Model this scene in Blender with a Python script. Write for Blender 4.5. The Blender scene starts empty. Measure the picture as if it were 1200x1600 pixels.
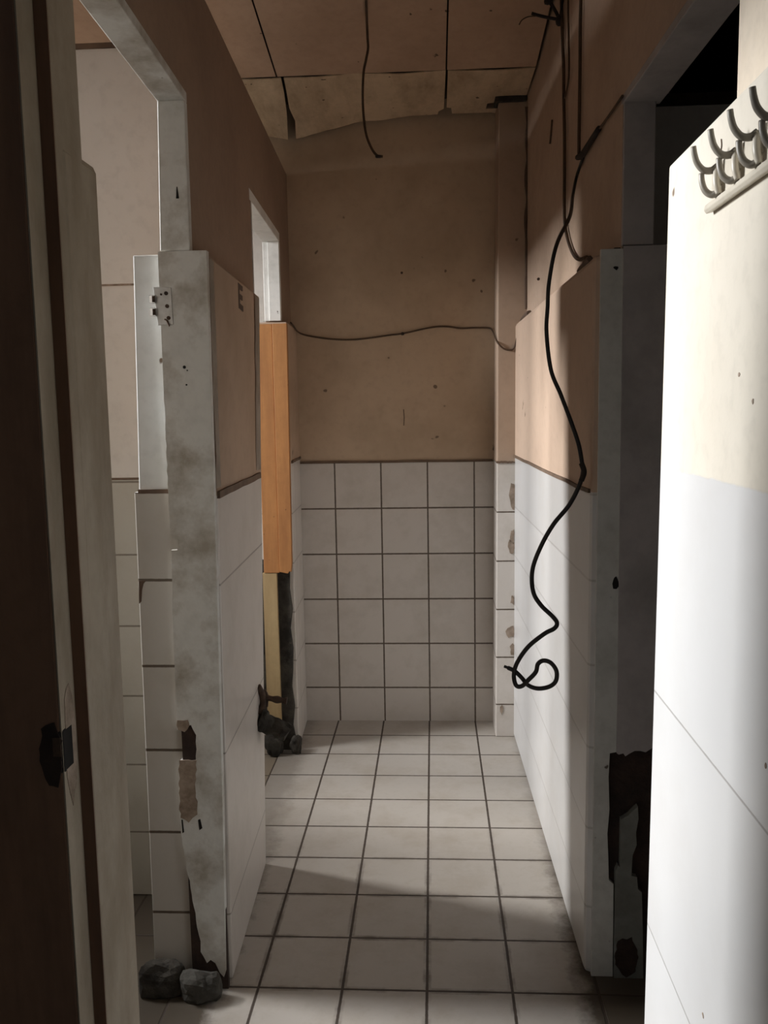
import bpy, bmesh, math, random
from mathutils import Vector, Matrix, noise
random.seed(7)
C = bpy.context.scene.collection
sc = bpy.context.scene

# ------------------------------------------------------------------ helpers: objects
def finish(name, bm, m, parent=None, bevel=0.0, smooth=False):
    bmesh.ops.recalc_face_normals(bm, faces=bm.faces[:])
    me = bpy.data.meshes.new(name)
    bm.to_mesh(me); bm.free()
    if smooth:
        for p in me.polygons: p.use_smooth = True
    o = bpy.data.objects.new(name, me); C.objects.link(o)
    me.materials.append(m)
    if parent is not None:
        o.parent = parent
        o.matrix_parent_inverse = Matrix.Translation(-parent.location)
    if bevel:
        b = o.modifiers.new('edge', 'BEVEL'); b.width = bevel; b.segments = 2; b.limit_method = 'ANGLE'; b.angle_limit = math.radians(40)
    return o
def thing(name, label, cat, loc, group=None):
    o = bpy.data.objects.new(name, None); C.objects.link(o); o.location = loc
    o.empty_display_size = .05
    tag(o, label, cat, group); return o
def tag(o, label, cat, group=None, kind=None):
    o['label'] = label; o['category'] = cat
    if group: o['group'] = group
    if kind: o['kind'] = kind
    return o
def struct(o, label, cat):
    return tag(o, label, cat, kind='structure')

def loft(bm, a, b):
    """closed solid between two matching 3D polygons"""
    va = [bm.verts.new(p) for p in a]; vb = [bm.verts.new(p) for p in b]
    f1 = bm.faces.new(va); f2 = bm.faces.new(vb[::-1]); n = len(va)
    f1.normal_update(); f2.normal_update()
    for i in range(n): bm.faces.new((va[i], vb[i], vb[(i+1) % n], va[(i+1) % n]))
    bmesh.ops.triangulate(bm, faces=[f for f in (f1, f2) if len(f.verts) > 4], ngon_method='EAR_CLIP')
    return bm
def prism_z(bm, bot, z0, z1, top=None):
    top = top or bot
    return loft(bm, [(x, y, z0) for x, y in bot], [(x, y, z1) for x, y in top])
def prism_y(bm, poly, y0, y1):
    return loft(bm, [(x, y0, z) for x, z in poly], [(x, y1, z) for x, z in poly])
def prism_x(bm, poly, x0, x1):
    return loft(bm, [(x0, y, z) for y, z in poly], [(x1, y, z) for y, z in poly])
def box(bm, x0, x1, y0, y1, z0, z1):
    return prism_z(bm, [(x0, y0), (x1, y0), (x1, y1), (x0, y1)], z0, z1)
def NB(): return bmesh.new()
def jag(poly, amp, step, seed=0, keep=()):
    """broken outline: every edge cut into short pieces that wander a little"""
    r = random.Random(seed); out = []
    for i, (a, b) in enumerate(zip(poly, poly[1:]+poly[:1])):
        L = math.hypot(b[0]-a[0], b[1]-a[1]); n = max(1, int(L/step)) if i not in keep else 1
        nx, ny = -(b[1]-a[1])/(L+1e-9), (b[0]-a[0])/(L+1e-9)
        for k in range(n):
            t = k/n; q = r.uniform(-amp, amp) if k else 0
            out.append((a[0]+(b[0]-a[0])*t+nx*q, a[1]+(b[1]-a[1])*t+ny*q))
    return out
def spline(pts, n=8):
    P = [Vector(p) for p in pts]; out = []
    Q = [P[0]*2-P[1]] + P + [P[-1]*2-P[-2]]
    for i in range(1, len(Q)-2):
        p0, p1, p2, p3 = Q[i-1:i+3]
        for k in range(n):
            t = k/n
            out.append(.5*((2*p1)+(p2-p0)*t+(2*p0-5*p1+4*p2-p3)*t*t+(3*p1-p0-3*p2+p3)*t**3))
    out.append(P[-1]); return out
def tube(bm, pts, r, n=8, sides=8, smooth=True):
    P = spline(pts, n) if smooth else [Vector(p) for p in pts]
    rad = r if callable(r) else (lambda t: r)
    rings = []; up = Vector((.31, .52, .79)).normalized()
    for i, p in enumerate(P):
        d = (P[min(i+1, len(P)-1)]-P[max(i-1, 0)]).normalized()
        a = (up - d*up.dot(d))
        if a.length < 1e-4: a = Vector((1, 0, 0)) - d*d.x
        a.normalize(); up = a; b = d.cross(a)
        rr = rad(i/(len(P)-1))
        rings.append([bm.verts.new(p+rr*(math.cos(2*math.pi*k/sides)*a+math.sin(2*math.pi*k/sides)*b)) for k in range(sides)])
    for A, B in zip(rings, rings[1:]):
        for k in range(sides): bm.faces.new((A[k], A[(k+1) % sides], B[(k+1) % sides], B[k]))
    bm.faces.new(rings[0][::-1]); bm.faces.new(rings[-1])
    return bm
def cyl(bm, a, b, r, r2=None, sides=16):
    a, b = Vector(a), Vector(b)
    return tube(bm, [a, a.lerp(b, .5), b], (lambda t: r+(r2-r)*t) if r2 else r, sides=sides, smooth=False)
def rock(bm, c, s, seed, sub=3, amp=.35, flat=0.0):
    g = bmesh.ops.create_icosphere(bm, subdivisions=sub, radius=1)
    for v in g['verts']:
        p = v.co.copy(); o = Vector((seed*3.1, seed*1.7, seed*.9))
        k = 1 + amp*noise.noise(p*1.3+o) + amp*.45*noise.noise(p*3.1+o)
        q = p*k
        for a in range(3):
            q[a] = math.copysign(min(abs(q[a]), .93+.12*noise.noise(p*2+o)), q[a])
        co = Vector((q.x*s[0], q.y*s[1], q.z*s[2]))+Vector(c)
        if flat is not None and co.z < flat: co.z = flat
        v.co = co
    return bm

# ------------------------------------------------------------------ helpers: materials
class NT:
    def __init__(s, name):
        s.m = bpy.data.materials.new(name); s.m.use_nodes = True
        s.t = s.m.node_tree; s.t.nodes.clear()
        s.out = s.t.nodes.new('ShaderNodeOutputMaterial'); s.b = s.t.nodes.new('ShaderNodeBsdfPrincipled')
        s.t.links.new(s.b.outputs[0], s.out.inputs[0])
        s.geo = s.t.nodes.new('ShaderNodeNewGeometry'); s.pos = s.geo.outputs['Position']
        sep = s.t.nodes.new('ShaderNodeSeparateXYZ'); s.t.links.new(s.pos, sep.inputs[0])
        s.X, s.Y, s.Z = sep.outputs
    def put(s, sock, v):
        if hasattr(v, 'is_output'): s.t.links.new(v, sock)
        else: sock.default_value = v
    def math(s, op, a, b=None, c=None, clamp=False):
        n = s.t.nodes.new('ShaderNodeMath'); n.operation = op; n.use_clamp = clamp
        s.put(n.inputs[0], a)
        if b is not None: s.put(n.inputs[1], b)
        if c is not None: s.put(n.inputs[2], c)
        return n.outputs[0]
    def noise(s, scale, detail=4, rough=.6, vec=None, stretch=None):
        n = s.t.nodes.new('ShaderNodeTexNoise'); n.inputs['Scale'].default_value = scale
        n.inputs['Detail'].default_value = detail; n.inputs['Roughness'].default_value = rough
        v = vec or s.pos
        if stretch:
            mp = s.t.nodes.new('ShaderNodeMapping'); mp.inputs['Scale'].default_value = stretch
            s.t.links.new(v, mp.inputs[0]); v = mp.outputs[0]
        s.t.links.new(v, n.inputs['Vector']); return n.outputs['Fac']
    def ramp(s, f, lo, hi):
        n = s.t.nodes.new('ShaderNodeMapRange'); n.clamp = True
        s.put(n.inputs[0], f); n.inputs[1].default_value = lo; n.inputs[2].default_value = hi
        return n.outputs[0]
    def mix(s, f, a, b):
        n = s.t.nodes.new('ShaderNodeMix'); n.data_type = 'RGBA'
        s.put(n.inputs[0], f)
        for i, v in ((6, a), (7, b)):
            s.put(n.inputs[i], v if hasattr(v, 'is_output') else (*v, 1))
        return n.outputs[2]
    def grid(s, u, v, u0, v0, su, sv, w):
        """1 on the grout lines of a tile grid"""
        res = []
        for a, o, z in ((u, u0, su), (v, v0, sv)):
            f = s.math('FRACT', s.math('DIVIDE', s.math('SUBTRACT', a, o), z))
            d = s.math('MULTIPLY', s.math('MINIMUM', f, s.math('SUBTRACT', 1.0, f)), z)
            res.append(d)
        d = s.math('MINIMUM', *res)
        w2 = s.math('ADD', w*.55, s.math('MULTIPLY', s.noise(60, 3), w*.5))
        g = s.ramp(s.math('DIVIDE', d, w2), 1.25, .75)
        cid = s.math('ADD', s.math('FLOOR', s.math('DIVIDE', s.math('SUBTRACT', u, u0), su)),
                     s.math('MULTIPLY', s.math('FLOOR', s.math('DIVIDE', s.math('SUBTRACT', v, v0), sv)), 17.3))
        wn = s.t.nodes.new('ShaderNodeTexWhiteNoise'); wn.noise_dimensions = '1D'; s.t.links.new(cid, wn.inputs['W'])
        return g, wn.outputs['Value']
    def end(s, col, rough=.6, bump=None, dist=.002, strength=.5, metal=0.0, spec=.5):
        s.put(s.b.inputs['Base Color'], col if hasattr(col, 'is_output') else (*col, 1))
        s.put(s.b.inputs['Roughness'], rough); s.b.inputs['Metallic'].default_value = metal
        s.b.inputs['Specular IOR Level'].default_value = spec
        if bump is not None:
            n = s.t.nodes.new('ShaderNodeBump'); n.inputs['Distance'].default_value = dist; n.inputs['Strength'].default_value = strength
            s.t.links.new(bump, n.inputs['Height']); s.t.links.new(n.outputs[0], s.b.inputs['Normal'])
        return s.m

def dirty(name, col, dark, amount=(.45, .75), scale=5, rough=.6, fine=40, stretch=None, bump=.001, metal=0, spots=None, spec=.4):
    n = NT(name)
    f = n.ramp(n.noise(scale, 6, .65, stretch=stretch), *amount)
    c = n.mix(f, col, dark)
    fn = n.noise(fine, 4)
    c = n.mix(n.math('MULTIPLY', n.ramp(fn, .45, .8), .25), c, tuple(k*.55 for k in col))
    if spots:
        c = n.mix(n.ramp(n.noise(spots[0], 2, .5), spots[1], spots[1]+.03), c, spots[2])
    return n.end(c, rough, fn, bump, .6, metal, spec)

PEACH = (.44, .32, .23); PEACH_D = (.34, .24, .165)
WHITE = (.62, .62, .59); TILE = (.60, .555, .51); GROUT = (.10, .075, .055)

def wall_mat(name, axes, zd, u0, z0, su=.1976, sv=.1976, gw=.0035, plaster=PEACH, plaster_d=PEACH_D, tile=TILE, grout=GROUT, grout_amt=1.0, dirt=.5):
    """painted plaster above height zd, glazed square tile below"""
    n = NT(name); u = {'X': n.X, 'Y': n.Y}[axes]
    g, cid = n.grid(u, n.Z, u0, z0, su, sv, gw)
    if grout_amt < 1: g = n.math('MULTIPLY', g, grout_amt)
    big = n.noise(2.2, 5, .6); fine = n.noise(35, 5)
    t = n.mix(n.math('MULTIPLY', cid, .22), tile, tuple(k*.80 for k in tile))
    t = n.mix(n.math('MULTIPLY', n.ramp(n.noise(7, 6, .7), .45, .8), dirt), t, (.36, .32, .26))
    t = n.mix(g, t, grout)
    p = n.mix(n.ramp(big, .4, .7), plaster, plaster_d)
    p = n.mix(n.math('MULTIPLY', n.ramp(fine, .5, .8), .3), p, tuple(k*.6 for k in plaster))
    p = n.mix(n.ramp(n.noise(16, 2, .5), .735, .76), p, (.16, .11, .075))
    wz = n.math('ADD', n.Z, n.math('MULTIPLY', n.math('SUBTRACT', n.noise(25, 3), .5), .006))
    k = n.ramp(n.math('SUBTRACT', wz, zd), -.0015, .0015)
    c = n.mix(k, t, p)
    r = n.math('ADD', n.math('MULTIPLY', k, .45), .30)
    g = n.math('MULTIPLY', g, n.math('SUBTRACT', 1.0, k))
    h = n.math('SUBTRACT', n.math('MULTIPLY', n.math('MULTIPLY', fine, k), .6), n.math('MULTIPLY', g, .8))
    return n.end(c, r, h, .002, .5)

M_left = wall_mat('tiled_plaster_left', 'Y', 1.172, -3, .967, su=9, sv=.40, grout_amt=.6, gw=.003)
M_stub = wall_mat('tiled_plaster_stub', 'Y', 1.16, 3.45, .96, grout_amt=.5)
M_right = wall_mat('tiled_plaster_right', 'Y', 1.165, -3, 1.16, su=9, grout_amt=.30, plaster=(.52, .385, .29), plaster_d=(.46, .335, .25), tile=(.58, .575, .57), dirt=.25)
M_near = wall_mat('painted_tile_near', 'Y', 1.265, -3, .911, su=.0+9, sv=.40, grout_amt=.45, gw=.002, plaster=(.65, .605, .52), plaster_d=(.60, .55, .46), tile=(.64, .64, .635), dirt=.12)
M_back = wall_mat('tiled_plaster_back', 'X', 1.139, .0031, 1.1389, plaster=(.50, .38, .27), plaster_d=(.38, .28, .19), gw=.004)
M_pil = wall_mat('tiled_plaster_pillar', 'X', 1.142, .10, 1.142, su=.40, sv=.2005, plaster=(.42, .31, .23), plaster_d=(.34, .25, .18))
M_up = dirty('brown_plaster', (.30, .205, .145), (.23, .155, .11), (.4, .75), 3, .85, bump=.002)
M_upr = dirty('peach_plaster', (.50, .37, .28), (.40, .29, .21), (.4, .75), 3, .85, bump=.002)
M_cream = dirty('cream_plaster', (.74, .65, .53), (.64, .54, .42), (.45, .8), 4, .8)
M_stall = wall_mat('stall_wall', 'X', 1.183, -.52, .979, su=.40, sv=.198, plaster=(.66, .64, .60), plaster_d=(.61, .585, .54), tile=(.44, .42, .365), gw=.003, grout_amt=.7, dirt=.7)
M_white = dirty('white_paint', (.72, .71, .68), (.52, .51, .47), (.5, .8), 5, .5, spots=(38, .76, (.10, .08, .06)))
M_post = dirty('old_white_paint', (.64, .64, .61), (.36, .325, .27), (.46, .66), 7, .5, spots=(30, .75, (.12, .09, .07)), bump=.002)
M_tileend = wall_mat('tiled_wall_end', 'X', 1.184, -.40, 1.184, su=.35, sv=.2, plaster=(.72, .73, .72), plaster_d=(.64, .65, .63), tile=(.46, .43, .39), gw=.004, dirt=.6)
M_rpost = dirty('grey_paint', (.60, .60, .57), (.46, .46, .43), (.45, .75), 5, .6, spots=(25, .75, (.12, .10, .08)))
M_rpost2 = dirty('stained_grey_plaster', (.42, .39, .385), (.30, .28, .27), (.4, .7), 6, .75)
M_darkwood = dirty('dark_brown_wood', (.21, .115, .068), (.12, .064, .04), (.4, .7), 4, .55, stretch=(3, 3, .4))
M_frame = dirty('grimy_cream_paint', (.36, .305, .235), (.20, .155, .105), (.42, .72), 7, .6, stretch=(1, 1, .35), bump=.002)
M_orange = dirty('raw_orange_timber', (.42, .19, .062), (.30, .125, .042), (.4, .7), 9, .6, stretch=(2, 2, .25), spots=(34, .72, (.06, .03, .015)))
M_pale = dirty('pale_timber', (.40, .29, .15), (.30, .20, .095), (.4, .7), 9, .6, stretch=(2, 2, .25))
M_rubble = dirty('broken_masonry', (.055, .048, .038), (.018, .015, .012), (.4, .62), 14, .95, bump=.012)
M_stone = dirty('grey_concrete', (.075, .07, .06), (.03, .027, .022), (.4, .7), 14, .95, bump=.008)
M_void = dirty('dark_brick_and_void', (.05, .03, .022), (.02, .014, .012), (.4, .7), 14, .95, bump=.01)
M_fill = dirty('old_filler', (.36, .285, .225), (.20, .15, .11), (.38, .62), 26, .9, bump=.004)
M_board = dirty('ceiling_board', (.52, .36, .255), (.43, .29, .20), (.4, .75), 4, .8, spots=(26, .74, (.12, .08, .05)))
M_strip = dirty('stained_ceiling_board', (.62, .48, .33), (.38, .28, .18), (.42, .7), 7, .85, stretch=(1.5, .5, 1), spots=(30, .72, (.12, .08, .05)))
M_roof = dirty('dark_backing', (.06, .045, .035), (.03, .02, .018), (.4, .7), 4, .9)
M_trim = dirty('brown_batten', (.16, .105, .07), (.09, .06, .04), (.4, .7), 12, .8)
M_cable = dirty('black_rubber', (.016, .013, .012), (.03, .026, .022), (.5, .8), 20, .38, bump=0)
M_wire = dirty('brown_old_wire', (.085, .05, .028), (.05, .03, .018), (.4, .7), 20, .7, bump=0)
M_tape = dirty('dark_tape', (.03, .02, .016), (.02, .014, .012), (.4, .7), 20, .8)
M_steel = dirty('dull_steel', (.50, .50, .49), (.36, .35, .33), (.4, .7), 30, .38, metal=.7, bump=0)
M_bright = dirty('bright_steel', (.8, .8, .79), (.7, .7, .7), (.5, .8), 30, .2, metal=1, bump=0)
M_rust = dirty('rusty_iron', (.085, .05, .032), (.035, .024, .018), (.4, .65), 30, .85, bump=.004)
M_hook = dirty('cream_coated_metal', (.66, .61, .51), (.55, .50, .40), (.5, .8), 25, .35, bump=0)
M_hookd = dirty('grey_coated_metal', (.34, .31, .26), (.26, .24, .20), (.5, .8), 25, .35, bump=0)
M_edge = dirty('worn_pale_plaster', (.60, .53, .45), (.46, .39, .31), (.4, .7), 9, .8)
M_mark = dirty('dark_stain', (.13, .085, .06), (.09, .06, .045), (.4, .7), 20, .9, bump=0)
M_black = dirty('black_hole', (.012, .01, .009), (.008, .007, .006), (.4, .7), 20, .9, bump=0)
M_greenish = dirty('mouldy_plaster', (.22, .225, .205), (.13, .13, .115), (.4, .7), 9, .9)

def floor_mat(name, tile, dirt):
    n = NT(name)
    g, cid = n.grid(n.X, n.Y, 0.0, 3.279-.2*20, .2, .2, .0042)
    t = n.mix(n.math('MULTIPLY', cid, .2), tile, tuple(k*.82 for k in tile))
    t = n.mix(n.math('MULTIPLY', n.ramp(n.noise(6, 7, .7), .46, .75), dirt), t, (.30, .25, .19))
    t = n.mix(n.math('MULTIPLY', n.ramp(n.noise(45, 3), .55, .8), .25), t, (.32, .28, .22))
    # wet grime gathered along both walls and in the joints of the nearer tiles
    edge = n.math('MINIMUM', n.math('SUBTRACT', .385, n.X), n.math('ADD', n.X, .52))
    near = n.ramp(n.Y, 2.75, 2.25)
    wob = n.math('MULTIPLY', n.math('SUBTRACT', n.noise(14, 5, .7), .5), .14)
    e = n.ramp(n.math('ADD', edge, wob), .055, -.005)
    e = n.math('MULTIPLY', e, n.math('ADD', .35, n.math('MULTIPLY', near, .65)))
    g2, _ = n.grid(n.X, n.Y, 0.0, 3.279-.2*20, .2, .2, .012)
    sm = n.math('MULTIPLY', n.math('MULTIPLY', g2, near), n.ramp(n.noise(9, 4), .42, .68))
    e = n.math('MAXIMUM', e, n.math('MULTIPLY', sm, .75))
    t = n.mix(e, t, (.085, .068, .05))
    t = n.mix(g, t, (.055, .04, .03))
    r = n.math('ADD', .34, n.math('MULTIPLY', n.math('MAXIMUM', g, n.noise(8, 5)), .35))
    return n.end(t, r, n.math('SUBTRACT', n.math('MULTIPLY', n.noise(12, 4), .15), g), .002, .5)
M_floor = floor_mat('floor_tile', (.435, .40, .36), .55)
M_floor2 = floor_mat('stall_floor_tile', (.33, .27, .20), .7)

# ------------------------------------------------------------------ plan of the place (metres; corridor runs along +Y)
def XL(y, off=0.0): return -.466-.0415*(y-1.87)+off          # left corridor wall face
def XU(y, off=0.0): return -.488-.0415*(y-1.87)+off          # its thinner upper part
def XR(y, off=0.0): return .378-.018*(y-1.95)+off            # right corridor wall face
def XV(y, off=0.0): return .440-.026*(y-1.95)+off            # its thinner upper part
def CZ(y): return 2.537+.19*(3.18-y)                         # sloping ceiling
YB = 3.6514; ZLEDGE = 1.70; ZTOP = 2.325; ZH = 2.012; XO = -1.65; XE = 1.2

# floor
bm = box(NB(), -.60, XE+.1, -1.6, YB+.1, -.06, 0)
struct(finish('floor', bm, M_floor), 'square off-white floor tiles with dark joints along the corridor', 'floor')
bm = box(NB(), XO-.1, -.60, -1.6, YB+.1, -.06, -.004)
struct(finish('floor_stalls', bm, M_floor2), 'brownish dirty floor tiles inside the left stalls', 'floor')

# back wall, pillar
bm = box(NB(), XO, XE, YB, YB+.1, 0, 2.95)
struct(finish('wall_back', bm, M_back), 'end wall of the corridor, white tiles below brown plaster', 'wall')
bm = NB()
prism_z(bm, [(.276, 3.468), (XR(3.468, .06), 3.468), (XR(3.6, .06), YB+.01), (.276, YB+.01)], 0, 2.54,
        [(.292, 3.468), (.42, 3.468), (.42, YB+.01), (.292, YB+.01)])
pil = struct(finish('wall_corner_pillar', bm, M_pil, bevel=.004), 'narrow tiled and plastered pillar in the far right corner', 'pillar')
bm = box(NB(), .278, .398, 3.452, 3.53, 2.515, 2.548)
finish('pillar_cap', bm, M_rubble, pil, bevel=.004)
def patch(name, parent, m, pts, th, plane, at):
    """thin flake lying on a wall plane"""
    bm = NB()
    if plane == 'y': prism_y(bm, pts, at-th, at)
    else: prism_x(bm, pts, at, at+th)
    return finish(name, bm, m, parent)
def blob(cx, cz, rx, rz, n=12, seed=0, rough=.35):
    r = random.Random(seed); out = []
    for i in range(n):
        a = 2*math.pi*i/n; k = 1+rough*(r.random()*2-1)
        out.append((cx+rx*k*math.cos(a), cz+rz*k*math.sin(a)))
    return out
for i, (cz, rx, rz, cx) in enumerate(((1.01, .012, .055, .345), (.84, .008, .03, .344), (.80, .014, .028, .342), (.58, .008, .018, .345), (.45, .018, .028, .340), (.373, .010, .02, .345), (.12, .006, .02, .300))):
    patch('chipped_patch', pil, M_fill, blob(cx, cz, rx, rz, 12, i), .003, 'y', 3.469)

bm = box(NB(), XO, -.66, YB-.012, YB, 0, 2.30)
struct(finish('wall_back_stall', bm, M_white), 'white end wall inside the second left stall', 'wall')
r_ = random.Random(3)
bm = tube(NB(), [(XV(3.462, -.002+r_.uniform(-.004, .002)), 3.462, 1.74+.058*i) for i in range(14)], lambda t: .0035+.003*abs(math.sin(t*17)), 3, 6)
finish('dark_crack', bm, M_mark, pil)
# left partition between the two stalls (lower thick part, leaning far end) and its thin upper part
def yq(z): return 2.44+.16*z/1.70
bm = NB()
loft(bm, [(XL(1.906), 1.906, 0), (XL(2.44), yq(0), 0), (-.625, yq(0), 0), (-.60, 1.906, 0)],
         [(XL(1.906, .012), 1.906, ZLEDGE), (XL(2.6, .012), yq(1.7), ZLEDGE), (-.625, yq(1.7), ZLEDGE), (-.60, 1.906, ZLEDGE)])
wl = struct(finish('wall_left', bm, M_left, bevel=.006), 'left wall section between the two stall doorways, brown plaster above white tile', 'wall')
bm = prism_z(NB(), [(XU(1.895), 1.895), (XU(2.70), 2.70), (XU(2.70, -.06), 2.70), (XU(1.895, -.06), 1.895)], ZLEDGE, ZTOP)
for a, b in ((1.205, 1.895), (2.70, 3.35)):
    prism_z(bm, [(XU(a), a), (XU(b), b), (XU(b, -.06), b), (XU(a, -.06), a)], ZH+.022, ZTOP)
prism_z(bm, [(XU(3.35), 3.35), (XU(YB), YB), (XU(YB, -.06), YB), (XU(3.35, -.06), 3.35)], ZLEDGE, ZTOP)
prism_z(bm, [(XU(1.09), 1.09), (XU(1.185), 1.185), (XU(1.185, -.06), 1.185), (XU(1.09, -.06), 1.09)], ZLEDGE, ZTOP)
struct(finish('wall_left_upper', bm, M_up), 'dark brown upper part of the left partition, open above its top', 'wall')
# painted mark near the top of the left section
for pts in ([(2.245, 1.625), (2.262, 1.625), (2.262, 1.69), (2.245, 1.69)], [(2.262, 1.625), (2.30, 1.622), (2.30, 1.636), (2.262, 1.639)],
            [(2.262, 1.652), (2.295, 1.650), (2.295, 1.662), (2.262, 1.664)], [(2.262, 1.676), (2.30, 1.675), (2.30, 1.687), (2.262, 1.689)]):
    bm = NB(); prism_x(bm, pts, XL(2.27, .0105), XL(2.27, .0135)); finish('paint_mark', bm, M_mark, wl)
# exposed smoother plaster along both vertical edges
for y0, y1 in ((1.89, 1.935), (2.50, 2.575)):
    bm = NB(); r = random.Random(int(y0*100)); a = []; b = []
    for i in range(15):
        z = 1.19+i*.50/14; sh = (z-1.7)*(.094 if y0 > 2 else 0); xo = .012*z/1.7+.0034
        a.append((XL(y0, xo), y0+sh+r.uniform(-.006, .006), z)); b.append((XL(y1, xo), y1+sh+r.uniform(-.004, .004), z))
    va = [bm.verts.new(p) for p in a]; vb = [bm.verts.new(p) for p in b]
    for i in range(14): bm.faces.new((va[i], va[i+1], vb[i+1], vb[i]))
    bmesh.ops.solidify(bm, geom=bm.faces[:], thickness=.002)
    finish('worn_edge', bm, M_edge, wl)

# left wall stub beyond doorway 2
bm = NB()
prism_z(bm, [(XL(3.335), 3.335), (XL(YB), YB+.01), (-.66, YB+.01), (-.66, 3.335)], 0, ZLEDGE)
ws = struct(finish('wall_left_end', bm, M_stub, bevel=.004), 'short left wall stub beside the orange timber board', 'wall')
bm = NB(); prism_y(bm, [(-.66, 0), (-.66, .78), (-.542, .76)] + [(-.536+.012*random.uniform(-1, .6), .74-.08*i) for i in range(9)] + [(-.53, 0)], 3.318, 3.34)
bmesh.ops.subdivide_edges(bm, edges=bm.edges[:], cuts=2, use_grid_fill=True)
finish('exposed_core', bm, M_rubble, ws)

# entrance wall on the left with its timber door frame, near stub of stall doorway 1
bm = box(NB(), XO, -.60, .96, 1.09, 0, 2.95)
struct(finish('wall_entrance', bm, M_stall), 'wall beside the entrance frame on the left', 'wall')
bm = NB()
loft(bm, [(-.60, 1.10, 0), (XL(1.2, .0), 1.10, 0), (XL(1.2, .0), 1.225, 0), (-.60, 1.225, 0)],
         [(-.60, 1.10, ZLEDGE), (XL(1.2, .004), 1.10, ZLEDGE), (XL(1.2, .004), 1.225, ZLEDGE), (-.60, 1.225, ZLEDGE)])
struct(finish('wall_left_near', bm, M_frame, bevel=.012), 'grimy rounded wall end beside the entrance frame', 'wall')
fr = thing('door_frame', 'dark brown entrance door frame with grimy cream rebate at the left edge', 'door frame', (-.456, 1.06, 0))
bm = box(NB(), -.70, -.4565, 1.043, 1.10, 0, 2.25); finish('frame_face', bm, M_darkwood, fr, bevel=.002)
bm = box(NB(), -.4565, -.4545, 1.0435, 1.089, 0, 2.25); o = finish('rebate', bm, M_frame, fr); o['label'] = 'cream painted rebate strip'
bm = box(NB(), -.4545, -.4375, 1.089, 1.10, 0, 2.25); finish('door_stop', bm, M_darkwood, fr)
bm = NB(); prism_z(bm, [(-.455, 1.10), (-.4370, 1.0895), (XL(1.165, .004), 1.165), (XL(1.165, -.02), 1.165)], 0, 2.25); o = finish('jamb_lining', bm, M_frame, fr, bevel=.003); o['label'] = 'cream painted lining'
bm = NB(); prism_x(bm, blob(1.068, .925, .017, .075, 14, 5, .15), -.4549, -.4538); o = finish('filler_patch', bm, M_fill, fr)
bm = box(NB(), -.474, -.4536, 1.0425, 1.076, .895, .955); sp = finish('strike_recess', bm, M_black, fr, bevel=.004)
bm = box(NB(), -.466, -.4555, 1.0405, 1.0425, .92, .945); finish('latch_piece', bm, M_rust, sp)
bm = NB(); prism_y(bm, jag(blob(-.469, .922, .015, .045, 16, 8, .1), .002, .008, 2), 1.0415, 1.0430); finish('broken_wood_edge', bm, M_void, fr)

# stall doorway 1: old white post with the tiled wall end behind it
bm = NB()
loft(bm, [(-.650, 1.884, 0), (-.480, 1.884, 0), (-.480, 1.905, 0), (-.650, 1.905, 0)],
         [(-.641, 1.884, 1.184), (-.470, 1.884, 1.184), (-.470, 1.905, 1.184), (-.641, 1.905, 1.184)])
prism_y(bm, [(-.632, 1.184), (-.47, 1.184), (-.465, ZLEDGE), (-.619, ZLEDGE)], 1.890, 1.905)
wend = struct(finish('wall_left_stall_end', bm, M_tileend, bevel=.002), 'tiled wall end behind the left white post, white paint above', 'wall')
bm = box(NB(), -.632, -.545, 1.883, 1.890, 1.181, 1.190); finish('dark_joint', bm, M_mark, wend)
bm = NB(); prism_y(bm, [(-.6405, .983), (-.624, .983), (-.630, .976), (-.634, .962), (-.637, .935), (-.6425, .93)], 1.8825, 1.884); finish('chipped_patch', bm, M_mark, wend)

post = thing('door_post', 'white painted timber door post with steel latch keeper and rotted foot', 'post', (-.51, 1.88, 0))
outline = [(-.556, ZLEDGE+.002), (-.451, ZLEDGE+.002), (-.4535, 1.45), (-.457, 1.0), (-.464, .5), (-.473, .05), (-.478, .035), (-.487, .046), (-.497, .070), (-.508, .078), (-.517, .070), (-.524, .085), (-.531, .098),
           (-.530, .125), (-.537, .160), (-.539, .195), (-.546, .24), (-.549, .275), (-.556, .305), (-.560, .35), (-.566, .42), (-.565, .50)]
notch = [(-.5635, .556), (-.560, .566), (-.522, .562), (-.519, .628), (-.526, .642), (-.530, .652), (-.5625, .640), (-.562, .72)]
outline += notch + [(-.560, .90), (-.558, 1.055), (-.543, 1.056), (-.541, 1.078), (-.548, 1.080), (-.546, 1.090), (-.558, 1.092), (-.557, 1.4)]
bm = prism_y(NB(), jag(outline, .0014, .014, 5, keep=(0, 1, 2, 3, 4, len(outline)-1)), 1.864, 1.884); finish('post_face', bm, M_post, post)
bm = box(NB(), -.555, -.470, 1.872, 1.8845, .0, .70); finish('void_shade_core', bm, M_void, post)  # dark block, its colour stands for the shade in the broken void
bm = NB(); prism_y(bm, jag([(-.564, .43), (-.545, .418), (-.524, .438), (-.526, .50), (-.520, .569), (-.561, .569), (-.565, .49)], .003, .010, 6), 1.8630, 1.8641); finish('filler_patch', bm, M_fill, post)
bm = NB(); prism_y(bm, jag(blob(-.549, .652, .012, .016, 10, 2), .002, .006, 7), 1.8626, 1.866); finish('filler_patch', bm, M_fill, post)
bm = NB(); prism_y(bm, [(-.523, .425), (-.518, .427), (-.514, .405), (-.521, .40)], 1.863, 1.8641); finish('nail_hole', bm, M_black, post)
bm = NB(); prism_y(bm, [(-.562, .425), (-.559, .425), (-.557, .395), (-.561, .392)], 1.863, 1.8641); finish('nail_hole', bm, M_black, post)
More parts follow.
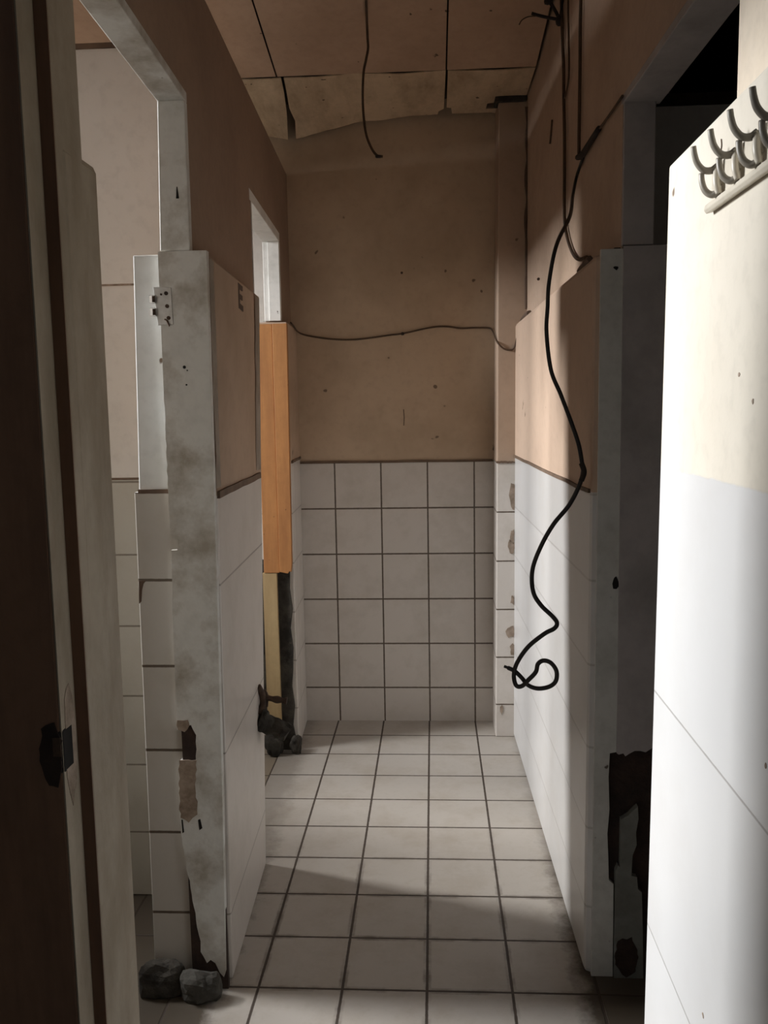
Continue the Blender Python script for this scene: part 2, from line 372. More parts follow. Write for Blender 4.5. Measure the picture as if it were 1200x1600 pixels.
for (x, z, r_) in ((-.509, 1.457, .0035), (-.503, 1.450, .0015), (-.506, 1.419, .002)):
    cy = NB(); cyl(cy, (x, 1.8632, z), (x, 1.8645, z), r_); finish('nail_hole', cy, M_black, post)
bm = NB(); prism_y(bm, [(-.569, 1.628), (-.530, 1.626), (-.5285, 1.548), (-.562, 1.547)], 1.8615, 1.8642)
lp = finish('latch_plate', bm, M_steel, post, bevel=.0008); lp['label'] = 'steel latch keeper plate'
for z in (1.6015, 1.5745):
    bm = box(NB(), -.5765, -.5635, 1.853, 1.868, z-.0085, z+.0085); lo = finish('latch_loop', bm, M_bright, lp, bevel=.001)
    bm = box(NB(), -.5695, -.5630, 1.8522, 1.853, z-.0065, z+.0065); finish('loop_shade', bm, M_rust, lp)  # dark insert coloured as the shaded inside of the loop
for x, z, r_ in ((-.552, 1.612, .0022), (-.541, 1.614, .0042), (-.540, 1.587, .0042), (-.538, 1.562, .0042)):
    bm = NB(); cyl(bm, (x, 1.8600, z), (x, 1.8616, z), r_); finish('screw', bm, M_rust, lp)
bm = NB(); tube(bm, [(-.546, 1.860, 1.559), (-.541, 1.857, 1.556), (-.536, 1.857, 1.544)], .0018, 4, 6); finish('bent_nail', bm, M_rust, lp)

# upper white frame of stall doorway 1
f1 = thing('door_frame', 'white upper door frame of the left stall, above the white post', 'door frame', (-.52, 1.88, ZLEDGE))
bm = prism_y(NB(), [(-.5535, ZLEDGE+.004), (-.4885, ZLEDGE+.004), (-.4875, ZH), (-.545, ZH)], 1.872, 1.895); j = finish('jamb', bm, M_post, f1, bevel=.002)
bm = NB(); prism_y(bm, [(-.511, 1.836), (-.5095, 1.836), (-.507, 1.812), (-.513, 1.812)], 1.8705, 1.8722); finish('nail_hole', bm, M_black, j)
bm = prism_z(NB(), [(XU(1.19, -.058), 1.19), (XU(1.19, .0015), 1.19), (XU(1.895, .0015), 1.895), (XU(1.895, -.058), 1.895)], ZH, ZH+.022); finish('header', bm, M_post, f1, bevel=.002)
bm = prism_y(NB(), [(XU(1.2, -.058), ZLEDGE+.002), (XU(1.2, .0015), ZLEDGE+.002), (XU(1.2, .0015), ZH), (XU(1.2, -.058), ZH)], 1.185, 1.206); finish('jamb', bm, M_frame, f1, bevel=.002)

# upper white frame of stall doorway 2
f2 = thing('door_frame', 'bright white upper door frame above the orange board', 'door frame', (-.57, 3.34, ZLEDGE))
bm = prism_y(NB(), [(-.592, ZLEDGE+.004), (XU(3.34, .0015), ZLEDGE+.004), (XU(3.34, .0015), ZH-.012), (-.592, ZH-.012)], 3.33, 3.352); finish('jamb', bm, M_white, f2, bevel=.002)
bm = prism_y(NB(), [(-.612, ZLEDGE+.004), (-.592, ZLEDGE+.004), (-.592, ZH-.012), (-.612, ZH-.012)], 3.338, 3.352); finish('door_stop', bm, M_white, f2, bevel=.002)
bm = prism_z(NB(), [(XU(2.68, -.062), 2.68), (XU(2.68, .0015), 2.68), (XU(3.352, .0015), 3.352), (XU(3.352, -.062), 3.352)], ZH-.012, ZH+.022); finish('header', bm, M_white, f2, bevel=.002)
bm = prism_z(NB(), [(XU(2.68, -.062), 2.70), (XU(2.68, .0015), 2.70), (XU(2.71, .0015), 2.712), (XU(2.71, -.062), 2.712)], ZLEDGE+.002, ZH-.012); finish('jamb', bm, M_white, f2)

# raw timber lining of doorway 2
b1 = thing('door_frame_board', 'tall orange timber board, left of the two, paler towards its foot', 'board', (-.61, 3.32, .24), 'raw timber boards in the far left doorway')
bm = box(NB(), -.640, -.5785, 3.300, 3.318, .73, 1.690); finish('upper_length', bm, M_orange, b1, bevel=.0015)
bm = box(NB(), -.646, -.590, 3.302, 3.318, .04, .729); o = finish('lower_length', bm, M_pale, b1, bevel=.0015); o['label'] = 'pale yellow lower length'
b2 = bpy.data.objects.new('tmp', None); bpy.data.objects.remove(b2)
bm = prism_y(NB(), [(-.5775, .735), (-.545, .728), (-.538, .738), (-.532, .733), (-.528, .77), (-.520, 1.69), (-.5765, 1.69)], 3.294, 3.318)
tag(finish('door_frame_board', bm, M_orange, bevel=.0015), 'shorter orange timber board, right of the two, ending above dark rubble', 'board', 'raw timber boards in the far left doorway')

# stalls on the left: divider, outer wall with two small high windows
bm = box(NB(), XO, -.56, 2.265, 2.33, 0, 2.28)
dv = struct(finish('wall_stall_divider', bm, M_stall), 'pale grey divider wall inside the first left stall', 'wall')
bm = box(NB(), XO, -.62, 2.258, 2.337, 2.28, 2.292); finish('top_rail', bm, M_trim, dv)
bm = box(NB(), XO, -.62, 2.2635, 2.265, 1.183, 1.189); finish('dark_joint', bm, M_trim, dv)
bm = box(NB(), XO, -.62, 2.2638, 2.265, 1.692, 1.697); finish('sheet_joint', bm, M_fill, dv)
for y0, y1 in ((1.20, 1.27), (2.33, 2.40)): pass
W = [(1.55, 2.20, 1.10, 2.45), (2.56, 3.27, 1.10, 2.31)]
bm = NB(); xa, xb = XO-.10, XO
ys = [.96, W[0][0], W[0][1], W[1][0], W[1][1], YB+.1]
for a, b in ((0, 1), (2, 3), (4, 5)): box(bm, xa, xb, ys[a], ys[b], 0, 2.95)
for (y0, y1, z0, z1) in W: box(bm, xa, xb, y0, y1, 0, z0); box(bm, xa, xb, y0, y1, z1, 2.95)
struct(finish('wall_outer', bm, M_white), 'outer white wall of the left stalls', 'wall')
for i, (y0, y1, z0, z1) in enumerate(W):
    bm = NB()
    box(bm, xa+.03, xa+.07, y0, y0+.02, z0, z1); box(bm, xa+.03, xa+.07, y1-.02, y1, z0, z1)
    box(bm, xa+.03, xa+.07, y0+.02, y1-.02, z0, z0+.02); box(bm, xa+.03, xa+.07, y0+.02, y1-.02, z1-.02, z1)
    struct(finish('window_%d' % (i+1), bm, M_white), 'small high window frame of the %s left stall' % ('first', 'second')[i], 'window')

# ------------------------------------------------------------------ right side
def near_y(z): return 1.315+.045*(1.70-z)/1.37
bm = NB(); loft(bm, [(.3715, -.2, 0), (.3715, near_y(0), 0), (.49, near_y(0), 0), (.49, -.2, 0)], [(.3715, -.2, ZLEDGE), (.3715, near_y(1.7), ZLEDGE), (.49, near_y(1.7), ZLEDGE), (.49, -.2, ZLEDGE)])
wn_ = struct(finish('wall_right_near', bm, M_near, bevel=.004), 'bright white near right wall with coat hooks, brightest thing in view', 'wall')
bm = box(NB(), .445, .52, -.2, 1.255, ZLEDGE, 2.98)
struct(finish('wall_right_near_upper', bm, M_cream), 'cream plaster above the bright near right wall', 'wall')
bm = NB()
prism_z(bm, [(XR(1.95), 1.952), (XR(YB), YB+.01), (.43, YB+.01), (.43, 1.952)], 0, ZLEDGE-.012,
        [(XR(1.95, .006), 1.952), (XR(YB, .006), YB+.01), (.43, YB+.01), (.43, 1.952)])
wr = struct(finish('wall_right', bm, M_right, bevel=.014), 'right corridor wall with a band of daylight, peach plaster above white tile', 'wall')
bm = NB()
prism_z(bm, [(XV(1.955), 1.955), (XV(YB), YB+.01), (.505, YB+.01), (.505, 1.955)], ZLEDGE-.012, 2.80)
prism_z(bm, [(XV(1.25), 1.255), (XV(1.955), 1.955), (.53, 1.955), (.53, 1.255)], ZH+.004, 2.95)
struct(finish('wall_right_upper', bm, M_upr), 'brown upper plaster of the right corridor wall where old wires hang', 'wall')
# mortar crumbs on the ledge
bm = NB(); tube(bm, [(.385, 2.02, 1.689), (.39, 2.10, 1.693), (.392, 2.2, 1.690)], .007, 5, 6); finish('dark_crumbs', bm, M_mark, wr)
bm = NB(); tube(bm, [(.372, 3.12, 1.689), (.375, 3.24, 1.695), (.372, 3.34, 1.689)], .010, 5, 6); finish('dark_crumbs', bm, M_mark, wr)
# right doorway: post, stained wall end, upper frame
rp = thing('door_post', 'grey painted narrow post at the right doorway edge', 'post', (.42, 1.95, 0))
bm = prism_y(NB(), [(.3935, 0), (.444, 0), (.443, .235), (.432, .245), (.430, .30), (.427, .36), (.431, .42), (.428, .50), (.430, .557), (.4445, .56), (.444, ZLEDGE-.004), (.3955, ZLEDGE-.004)], 1.945, 1.957); finish('post_face', bm, M_rpost, rp, bevel=.002)
bm = NB(); prism_y(bm, blob(.428, 1.655, .006, .004, 9, 3), 1.9435, 1.9452); finish('nail_hole', bm, M_black, rp)
bm = NB(); prism_y(bm, blob(.437, .962, .008, .014, 9, 4), 1.9435, 1.9452); finish('nail_hole', bm, M_black, rp)
bm = box(NB(), .4265, .60, 1.956, 2.03, 0, ZLEDGE)
we = struct(finish('wall_right_door_end', bm, M_void), 'stained grey wall end in the right doorway with a broken dark cavity low down', 'wall')
skin = [(.443, ZLEDGE), (.60, ZLEDGE), (.60, .60), (.535, .588), (.526, .574), (.510, .563), (.485, .566), (.474, .560), (.464, .553), (.459, .560), (.449, .557), (.4445, .56)]
bm = prism_y(NB(), jag(skin, .003, .012, 3, keep=(0, 1, 2, 11)), 1.938, 1.957); finish('upper_plaster', bm, M_rpost2, we)
bm = prism_y(NB(), [(.446, 0), (.446, .27), (.452, .285), (.456, .28), (.457, .398), (.473, .408), (.482, .418), (.495, .431), (.497, .40), (.492, .366), (.494, .336), (.485, .31), (.483, .259), (.496, .256), (.499, .226), (.508, .218), (.512, .12), (.515, .0)], 1.940, 1.957); finish('lower_plaster', bm, M_greenish, we)
bm = NB(); prism_y(bm, jag(blob(.475, .055, .028, .05, 16, 9, .12), .002, .008, 2), 1.9385, 1.9405); finish('damp_stain', bm, M_void, we)
rf = thing('door_frame', 'dull dark upper frame of the right doorway above the grey post', 'door frame', (.47, 1.95, ZLEDGE))
bm = prism_y(NB(), [(.441, ZLEDGE+.003), (.508, ZLEDGE+.003), (.508, ZH), (.441, ZH)], 1.945, 1.965); finish('jamb', bm, M_rpost2, rf, bevel=.002)
bm = prism_z(NB(), [(XV(1.255, -.001), 1.255), (.532, 1.255), (.520, 1.965), (XV(1.965, -.001), 1.965)], ZH-.014, ZH+.004); finish('header', bm, M_rpost2, rf, bevel=.002)
# dark stall behind
bm = box(NB(), .50, XE, 2.265, 2.33, 0, 2.09)
struct(finish('wall_right_divider', bm, M_white), 'dark divider wall inside the unlit right stall', 'wall')
bm = box(NB(), .53, XE, 2.26, 2.335, 2.09, 2.118); struct(finish('trim_8', bm, M_void), 'black rail on top of the dark right stall divider', 'trim')
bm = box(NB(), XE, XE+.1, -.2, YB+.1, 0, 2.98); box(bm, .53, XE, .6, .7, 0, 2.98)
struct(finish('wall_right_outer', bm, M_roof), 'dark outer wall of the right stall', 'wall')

# dado battens
def batten(i, a, b, z, label, h=.010, d=.006):
    a, b = Vector(a), Vector(b); n = Vector((-(b-a).y, (b-a).x)).normalized()*d
    bm = NB(); k = 10; P = []
    for s in range(k+1):
        p = a.lerp(b, s/k); zz = z+random.uniform(-.0015, .0015)
        P.append([bm.verts.new((p.x+n.x*q, p.y+n.y*q, zz+w*h/2)) for q, w in ((-.6, -1), (1, -1), (1, 1), (-.6, 1))])
    for A, B in zip(P, P[1:]):
        for q in range(4): bm.faces.new((A[q], A[(q+1) % 4], B[(q+1) % 4], B[q]))
    bm.faces.new(P[0]); bm.faces.new(P[-1][::-1])
    return struct(finish('trim_%d' % i, bm, M_trim), label, 'trim')
batten(1, (.278, YB), (-.545, YB), 1.141, 'thin brown batten above the tiles of the end wall')
batten(2, (XR(1.965, .004), 1.965), (XR(3.47, .004), 3.47), 1.166, 'thin brown batten above the tiles of the right wall', .009, .005)
batten(3, (XL(2.50, .008), 2.505), (XL(1.91, .008), 1.91), 1.174, 'thick brown batten above the tiles of the left wall section', .016, .006)
batten(4, (XL(YB), YB), (XL(3.345), 3.345), 1.162, 'short brown batten on the left wall stub', .010, .005)
batten(5, (.346, 3.468), (.280, 3.468), 1.143, 'short brown batten across the corner pillar', .008, .005)

# ------------------------------------------------------------------ ceiling
def ceil_piece(name, m, poly, label, cat, group=None, amp=0.0, th=.004, tilt=None, res=.05, zf=None):
    """thin sheet on the sloping ceiling plane from an XY outline"""
    bm = NB(); vs = [bm.verts.new((x, y, 0)) for x, y in poly]; f = bm.faces.new(vs); f.normal_update()
    bmesh.ops.triangulate(bm, faces=[f], ngon_method='EAR_CLIP')
    if amp:
        for _ in range(5):
            es = [e for e in bm.edges if e.calc_length() > res]
            if not es: break
            bmesh.ops.subdivide_edges(bm, edges=es, cuts=1); bmesh.ops.triangulate(bm, faces=bm.faces[:])
    for v in bm.verts:
        x, y = v.co.x, v.co.y
        z = zf(x, y) if zf else CZ(y)
        if amp: z += amp*noise.noise(Vector((x*6, y*6, 1.3)))
        if tilt: z += tilt(x, y)
        v.co.z = z
    bmesh.ops.solidify(bm, geom=bm.faces[:], thickness=th)
    o = finish(name, bm, m)
    return tag(o, label, cat, group)
Y0 = .97
ceil_piece('ceiling_panel', M_board, [(XO, Y0), (-.5135, Y0), (-.5135, 3.176), (XO, 3.176)], 'peach ceiling panel at the left, running over the stalls', 'ceiling panel', 'flat ceiling panels')
ceil_piece('ceiling_panel', M_board, [(-.5075, Y0), (.0850, Y0), (.0850, 3.176), (-.5075, 3.176)], 'peach ceiling panel in the middle, behind the hanging wire', 'ceiling panel', 'flat ceiling panels')
ceil_piece('ceiling_panel', M_board, [(.0905, Y0), (.435, Y0), (.415, 2.4), (.398, 3.176), (.0905, 3.176)], 'dim ceiling panel at the right, beside the upper right wall', 'ceiling panel', 'flat ceiling panels')
def torn(pts, seed, j=.012, n=5):
    r = random.Random(seed); out = []
    for (a, b) in zip(pts, pts[1:]):
        for k in range(n):
            t = k/n; out.append((a[0]+(b[0]-a[0])*t, a[1]+(b[1]-a[1])*t+r.uniform(-j, j)))
    out.append(pts[-1]); return out
EDGE = [(-.80, 2.47), (-.64, 2.476), (-.576, 2.466), (-.536, 2.457), (-.365, 2.490), (-.234, 2.518), (-.053, 2.532), (.076, 2.537), (.25, 2.534), (.45, 2.54)]
def sag(x, y):
    """height of the sagging end strips: level with the joint, dropping towards the end wall at the left"""
    for (a, za), (b, zb) in zip(EDGE, EDGE[1:]):
        if x <= b: ze = za+(zb-za)*(x-a)/(b-a); break
    else: ze = EDGE[-1][1]
    t = (y-3.186)/.454
    return 2.536+(ze-2.536)*t
YJ = 3.187
ceil_piece('torn_ceiling_strip', M_strip, [(-.80, YJ), (-.497, YJ), (-.505, 3.30)] + torn([(-.517, 3.42), (-.548, 3.63), (-.80, 3.64)], 1, .004), 'pale flap of torn ceiling strip curling at the far left corner', 'ceiling strip', 'torn strips at the end of the ceiling', .010, res=.04, zf=sag)
ceil_piece('torn_ceiling_strip', M_strip, [(-.487, YJ), (.086, YJ), (.084, 3.57), (.064, 3.60)] + torn([(.060, 3.626), (-.22, 3.628), (-.356, 3.628), (-.515, 3.628)], 2, .006) + [(-.497, 3.50), (-.503, 3.40)], 'long stained torn ceiling strip in the middle above the end wall', 'ceiling strip', 'torn strips at the end of the ceiling', .010, res=.04, zf=sag)
ceil_piece('torn_ceiling_strip', M_strip, [(.0935, YJ), (.398, YJ), (.396, 3.455), (.292, 3.458), (.290, 3.515), (.252, 3.525), (.250, 3.585), (.291, 3.59), (.291, 3.64)] + torn([(.27, 3.628), (.118, 3.626), (.112, 3.56), (.095, 3.555)], 3, .003, 3), 'short stained ceiling strip notched around the corner pillar top', 'ceiling strip', 'torn strips at the end of the ceiling', .006, res=.04, zf=sag)
bm = prism_x(NB(), [(.8, CZ(.8)+.05), (3.16, CZ(3.16)+.05), (3.2, 2.60), (YB+.1, 2.60), (YB+.1, 2.66), (3.2, 2.66), (.8, CZ(.8)+.11)], XO-.1, XE+.1)
struct(finish('ceiling', bm, M_roof), 'dark roof sheet behind the ceiling joints, added to block light', 'ceiling')  # added sheet: stops light from above, its dark colour blackens the open joints
bm = box(NB(), XO-.1, XE+.1, .90, .96, 2.30, 3.02)
struct(finish('wall_entrance_upper', bm, M_stall), 'wall above the entrance doorway', 'wall')

# ------------------------------------------------------------------ wires
cab = thing('black_cable', 'thick black cable hanging down the right side, ending in a loop', 'cable', (.30, 1.97, .70))
pts = [(.424, 2.352, 2.0), (.416, 2.40, 1.966), (.395, 2.33, 1.90), (.352, 2.10, 1.80)]
img = [(.302, 1.96, 1.71), (.285, 1.95, 1.63), (.282, 1.95, 1.575), (.280, 1.95, 1.521), (.290, 1.95, 1.44), (.312, 1.95, 1.385), (.333, 1.95, 1.33), (.352, 1.95, 1.275), (.3605, 1.95, 1.23), (.3625, 1.95, 1.212),
       (.354, 1.95, 1.18), (.332, 1.95, 1.137), (.297, 1.95, 1.093), (.269, 1.95, 1.042), (.251, 1.95, .990), (.2525, 1.95, .94), (.270, 1.95, .908), (.296, 1.95, .882), (.307, 1.95, .866), (.301, 1.95, .853), (.278, 1.95, .840), (.242, 1.95, .810), (.217, 1.95, .773), (.209, 1.95, .743), (.2135, 1.945, .720), (.227, 1.945, .718), (.242, 1.94, .735), (.258, 1.94, .753), (.263, 1.94, .772),
       (.276, 1.94, .780), (.293, 1.94, .774), (.306, 1.945, .753), (.305, 1.95, .728), (.290, 1.955, .713), (.264, 1.955, .709), (.242, 1.955, .717), (.228, 1.955, .734), (.212, 1.955, .750), (.199, 1.955, .757), (.187, 1.955, .762)]
bm = tube(NB(), pts+img, lambda t: .0042+.0010*min(1, t*3) if t < .985 else .0034, 8, 10); finish('sheath', bm, M_cable, cab, smooth=True)
bm = NB(); tube(bm, [(.3585, 1.947, 1.232), (.3645, 1.947, 1.212), (.3585, 1.947, 1.192)], .0062, 5, 8); finish('taped_joint', bm, M_tape, cab, smooth=True)
def V(z, y): return XV(y, -.006)
wires = [
 ([(2.70, 2.625), (2.67, 2.474), (2.655, 2.40), (2.635, 2.319), (2.63, 2.24), (2.617, 2.155), (2.61, 2.03), (2.607, 1.921), (2.58, 1.86), (2.50, 1.795), (2.40, 1.751), (2.28, 1.735)], .0048, 'brown wire down the upper right wall that bends to the ledge'),
 ([(2.56, 2.65), (2.572, 2.482), (2.56, 2.38), (2.553, 2.272), (2.611, 2.235)], .0030, 'thin brown wire joining the bent wire below the knotted wires'),
 ([(2.34, 2.69), (2.389, 2.40), (2.392, 2.25), (2.396, 2.10), (2.396, 2.021)], .0046, 'straight dark wire ending in a taped joint on the upper right wall'),
]
for P, r_, lab in wires:
    bm = tube(NB(), [(XV(y, -.008), y, z) for y, z in P], r_, 6, 8)
    w = finish('wall_wire', bm, M_wire, smooth=True)
    tag(w, lab, 'wire', 'old wires on the upper right wall')
bm = tube(NB(), [(XV(2.396, -.011), 2.396, 2.012), (XV(2.33, -.012), 2.33, 2.0), (XV(2.25, -.011), 2.25, 2.003), (XV(2.143, -.010), 2.143, 2.007)], lambda t: .0085-.003*abs(t-.35), 6, 8)
tw = finish('taped_wire', bm, M_tape, smooth=True); tag(tw, 'short taped wire end slanting up to the right doorway frame', 'wire', 'old wires on the upper right wall')
bm = tube(NB(), [(XV(2.143, -.008), 2.143, 2.007), (XV(2.03, -.007), 2.03, 2.006), (XV(1.93, -.007), 1.93, 2.006)], .003, 6, 6); finish('bare_tail', bm, M_wire, tw, smooth=True)
kn = thing('wire_knot', 'knotted black wire ends under the ceiling at the top right', 'wire', (.41, 2.68, 2.474))
bm = rock(NB(), (.407, 2.68, 2.474), (.011, .014, .014), 4, 2, .4, None); finish('knot', bm, M_tape, kn, smooth=True)
for i, (P, r_) in enumerate((([(.406, 2.68, 2.477), (.38, 2.68, 2.482), (.352, 2.68, 2.489), (.327, 2.68, 2.497)], .0045), ([(.406, 2.68, 2.48), (.395, 2.68, 2.502), (.38, 2.68, 2.525)], .005), ([(.408, 2.68, 2.478), (.413, 2.67, 2.51), (.418, 2.66, 2.555)], .0035))):
    bm = tube(NB(), P, r_, 6, 8); finish('wire_end', bm, M_tape, kn, smooth=True)
bm = rock(NB(), (.376, 2.68, 2.528), (.014, .010, .010), 6, 2, .4, None); finish('taped_tip', bm, M_tape, kn, smooth=True)
bm = tube(NB(), [(.34, 2.68, 2.489), (.318, 2.68, 2.488), (.300, 2.68, 2.480), (.291, 2.68, 2.467)], .0018, 6, 6); finish('thin_strand', bm, M_wire, kn, smooth=True)
bm = tube(NB(), [(XV(2.86, -.004), 2.86, 2.255), (XV(2.88, -.004), 2.88, 2.225), (XV(2.90, -.004), 2.90, 2.195)], .003, 5, 6)
tag(finish('wall_wire', bm, M_wire, smooth=True), 'very short wire stub slanting on the upper right wall', 'wire', 'old wires on the upper right wall')
bm = tube(NB(), [(-.150, 2.60, 2.637), (-.156, 2.70, 2.618), (-.162, 2.79, 2.602), (-.166, 2.862, 2.575), (-.166, 2.88, 2.53), (-.165, 2.88, 2.499), (-.172, 2.88, 2.465), (-.181, 2.88, 2.423), (-.185, 2.88, 2.336), (-.178, 2.88, 2.247), (-.161, 2.88, 2.197), (-.143, 2.88, 2.172), (-.124, 2.88, 2.167)], .0042, 8, 8)
cw = finish('ceiling_wire', bm, M_wire, smooth=True); tag(cw, 'single brown wire hanging from the ceiling with a curled end', 'wire')
bm = rock(NB(), (-.137, 2.88, 2.168), (.012, .006, .0055), 2, 2, .3, None); finish('taped_tip', bm, M_tape, cw, smooth=True)
bm = tube(NB(), [(XL(3.40, .008), 3.40, 1.703), (XL(3.48, .006), 3.50, 1.70), (XL(3.6, .010), 3.60, 1.688), (-.507, 3.645, 1.677), (-.45, 3.645, 1.665), (-.386, 3.645, 1.656), (-.305, 3.645, 1.652), (-.225, 3.645, 1.658), (-.15, 3.645, 1.667), (-.091, 3.645, 1.673), (-.02, 3.645, 1.687), (.042, 3.645, 1.697), (.095, 3.645, 1.697), (.148, 3.645, 1.689), (.20, 3.645, 1.690), (.262, 3.642, 1.688), (.276, 3.60, 1.672), (.280, 3.50, 1.635), (.287, 3.462, 1.612), (.310, 3.462, 1.590), (.335, 3.462, 1.584), (.350, 3.462, 1.592), (.358, 3.45, 1.62), (.372, 3.40, 1.694)], .0034, 6, 8)
bw = finish('wall_wire', bm, M_wire, smooth=True); tag(bw, 'long thin wire sagging across the brown end wall', 'wire')
bm = rock(NB(), (-.093, 3.643, 1.672), (.007, .005, .007), 3, 2, .3, None); finish('knot', bm, M_tape, bw, smooth=True)
for (x, y, z, lab) in ((-.093, 3.648, 1.918, 'small nail in the middle of the brown end wall'), (.399, 3.10, 1.80, 'small nail on the right wall above the lit ledge')):
    bm = NB(); cyl(bm, (x, y-.012, z), (x, y+.006, z), .002); cyl(bm, (x, y-.014, z), (x, y-.012, z), .005)
    tag(finish('nail', bm, M_rust), lab, 'nail')
bk = bpy.data.objects['wall_back']
bm = NB(); prism_y(bm, [(-.096, 1.292), (-.092, 1.292), (-.090, 1.325), (-.092, 1.36), (-.096, 1.36), (-.094, 1.325)], YB-.0008, YB); finish('scratch', bm, M_mark, bk)

# ------------------------------------------------------------------ coat hooks on the near right wall
hk = thing('coat_hook_rack', 'cream metal coat hook rack on the bright near right wall', 'coat rack', (.3715, 1.0, 1.60))
bm = box(NB(), .3675, .3715, .70, 1.104, 1.592, 1.640); finish('back_plate', bm, M_hook, hk, bevel=.001)
bm = NB(); prism_y(bm, [(.3715, 1.590), (.363, 1.588), (.360, 1.592), (.361, 1.598), (.368, 1.601), (.3715, 1.601)], .70, 1.108); finish('lower_lip', bm, M_hook, hk, bevel=.001)
for i in range(6):
    y = 1.066-.0625*i
    h = NB()
    tube(h, [(.368, y, 1.612), (.362, y, 1.626), (.3605, y, 1.634)], .0042, 5, 8)                                            # stem
    finish('hook_stem', h, M_hook, hk, smooth=True)
    h = NB(); tube(h, [(.3625, y, 1.633), (.356, y+.002, 1.629), (.347, y+.003, 1.630), (.340, y+.004, 1.638), (.3365, y+.004, 1.648), (.335, y+.004, 1.657)], lambda t: .0046-.0012*t, 6, 8)
    finish('upper_hook', h, M_hookd, hk, smooth=True)
    h = NB(); tube(h, [(.3635, y-.004, 1.604), (.357, y, 1.601), (.350, y+.003, 1.606), (.3465, y+.005, 1.616), (.3455, y+.006, 1.627)], lambda t: .0044-.0012*t, 6, 8)
    finish('lower_hook', h, M_hookd, hk, smooth=True)
    h = NB(); tube(h, [(.3635, y+.001, 1.632), (.3600, y-.003, 1.626), (.3595, y-.006, 1.612), (.3625, y-.006, 1.601)], .0040, 6, 8)
    finish('hook_strap', h, M_hook, hk, smooth=True)
    h = NB(); cyl(h, (.3660, y+.020, 1.606), (.3677, y+.020, 1.606), .0032); finish('screw', h, M_rust, hk)
bm = NB(); tube(bm, [(.371, 1.083, 1.668), (.371, 1.081, 1.660), (.371, 1.084, 1.652), (.371, 1.080, 1.644)], .0009, 4, 6); finish('scratch', bm, M_mark, wn_)
for (y, z) in ((1.06, .565), (.885, .98), (1.0, 1.39), (.955, 1.36)):
    bm = NB(); prism_x(bm, blob(y, z, .003, .003, 8, int(y*99)), .3709, .3716); finish('chip', bm, M_fill, wn_)

# ------------------------------------------------------------------ broken pipe and rubble
pp = thing('broken_pipe', 'broken rusty pipe with torn dark sleeve sticking out of the left wall end', 'pipe', (-.48, 2.39, .50))
bm = NB(); tube(bm, [(-.484, 2.385, .572), (-.474, 2.392, .545), (-.473, 2.392, .515), (-.484, 2.385, .49)], .0095, 6, 10); finish('flange', bm, M_rust, pp, smooth=True)
bm = NB(); tube(bm, [(-.470, 2.40, .556), (-.463, 2.40, .538), (-.465, 2.40, .506)], .0055, 6, 10); finish('bracket_lug', bm, M_rust, pp, smooth=True)
bm = NB(); tube(bm, [(-.478, 2.40, .535), (-.45, 2.40, .530), (-.425, 2.40, .526), (-.404, 2.40, .523)], lambda t: .0095+.0018*math.sin(t*14), 6, 12); finish('spigot', bm, M_rust, pp, smooth=True)
bm = NB(); tube(bm, [(-.492, 2.385, .478), (-.476, 2.39, .465), (-.452, 2.40, .447), (-.428, 2.40, .437), (-.405, 2.40, .425)], lambda t: .030+.004*math.sin(t*9)-.006*t, 7, 14)
for v in bm.verts: v.co += Vector((noise.noise(v.co*40), noise.noise(v.co*40+Vector((5, 0, 0))), noise.noise(v.co*40+Vector((0, 7, 0)))))*.010
finish('torn_sleeve', bm, M_rubble, pp, smooth=False)
G = 'broken masonry on the floor'
for i, (c, s, m, lab) in enumerate((
    ((-.525, 1.833, .030), (.050, .030, .042), M_stone, 'grey lump of concrete under the rotted foot of the white post'),
    ((-.622, 1.852, .034), (.056, .029, .052), M_rubble, 'dark lump of masonry in the doorway beside the grey concrete lump'),
    ((-.614, 3.268, .045), (.040, .030, .055), M_rubble, 'dark rubble lump on the floor below the pale board'),
    ((-.532, 3.285, .035), (.024, .030, .042), M_rubble, 'small dark rubble lump at the foot of the left wall stub'),
)):
    bm = rock(NB(), c, s, i+2, 3, .35, 0.0); tag(finish('masonry_lump', bm, m), lab, 'rubble', G)

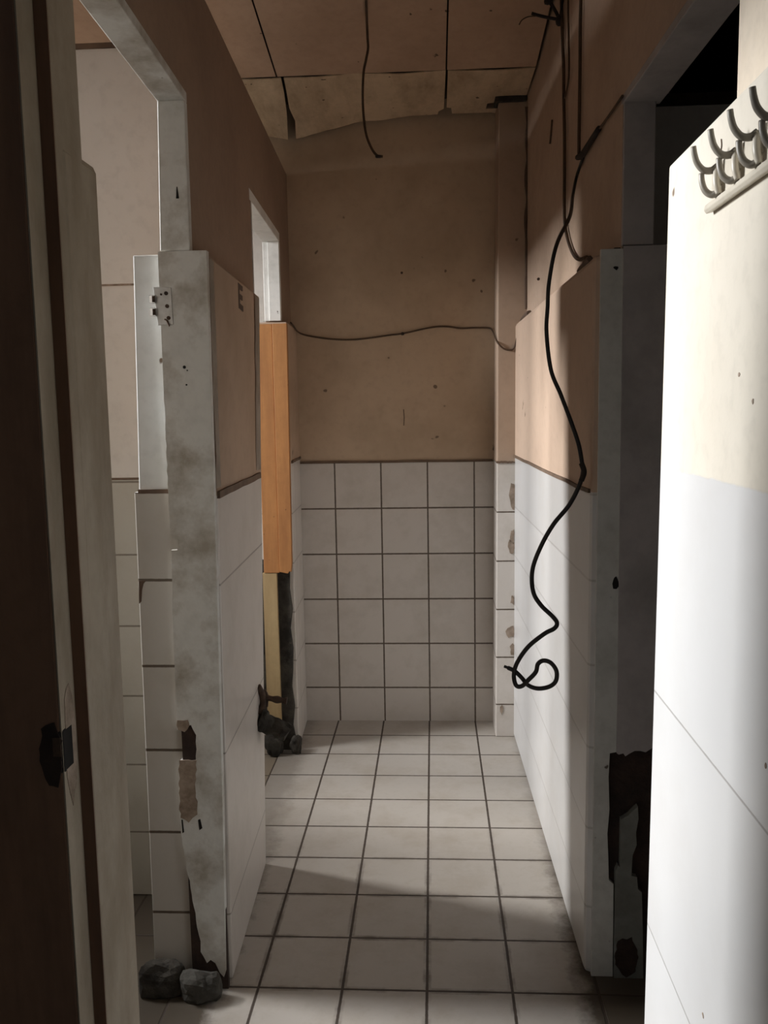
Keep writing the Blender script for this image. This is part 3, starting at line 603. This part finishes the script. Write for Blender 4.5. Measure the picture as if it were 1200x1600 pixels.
# ------------------------------------------------------------------ light
def area(name, loc, sy, sz, power, col, rot=(0, math.radians(-90), 0)):
    l = bpy.data.lights.new(name, 'AREA'); l.shape = 'RECTANGLE'; l.size = sz; l.size_y = sy; l.energy = power; l.color = col
    o = bpy.data.objects.new(name, l); C.objects.link(o); o.location = loc; o.rotation_euler = rot
    return o
# daylight: the narrow slot of bright sky between buildings outside, reaching in through the two windows
def skyslot(y, wy, z0, z1, power, col, aim, spread):
    loc = Vector((-3.6, y, (z0+z1)/2)); d = (Vector(aim)-loc).normalized()
    o = area('sky_daylight', loc, wy, z1-z0, power, col)
    zax = -d; xax = Vector((0, 0, 1)); yax = zax.cross(xax).normalized(); xax = yax.cross(zax)
    o.matrix_world = Matrix.Translation(loc) @ Matrix((xax, yax, zax)).transposed().to_4x4()
    o.data.spread = math.radians(spread)
skyslot(2.27, .8, 2.10, 3.1, 112, (.985, .99, 1), (-.45, 1.55, 1.5), 100)
skyslot(2.27, .8, 3.11, 5.2, 46, (.985, .99, 1), (-.45, 1.55, 1.5), 100)
skyslot(3.62, .36, 2.08, 3.1, 84, (1, .985, .965), (-.45, 2.95, 1.2), 100)
w = bpy.data.worlds.new('World'); sc.world = w; w.use_nodes = True
w.node_tree.nodes['Background'].inputs[0].default_value = (.9, .95, 1, 1)
w.node_tree.nodes['Background'].inputs[1].default_value = .045

# ------------------------------------------------------------------ camera
cd = bpy.data.cameras.new('Camera'); cam = bpy.data.objects.new('Camera', cd); C.objects.link(cam)
R = Vector((.99830964, .05558665, -.01697031)); U = Vector((.01031458, .11790399, .99297143)); F = Vector((-.05719683, .99146799, -.11713134))
m = Matrix((R, U, -F)).transposed().to_4x4(); m.translation = Vector((.0266, 0, 1.3565)); cam.matrix_world = m
cd.sensor_fit = 'VERTICAL'; cd.sensor_height = 24; cd.lens = 24*1345.36/1600; cd.clip_start = .02
sc.camera = cam
sc.view_settings.view_transform = 'Standard'; sc.view_settings.look = 'None'; sc.view_settings.gamma = 1; sc.view_settings.exposure = 0
sc.view_settings.use_curve_mapping = False
sc.cycles.use_denoising = True; sc.cycles.max_bounces = 14; sc.cycles.diffuse_bounces = 10
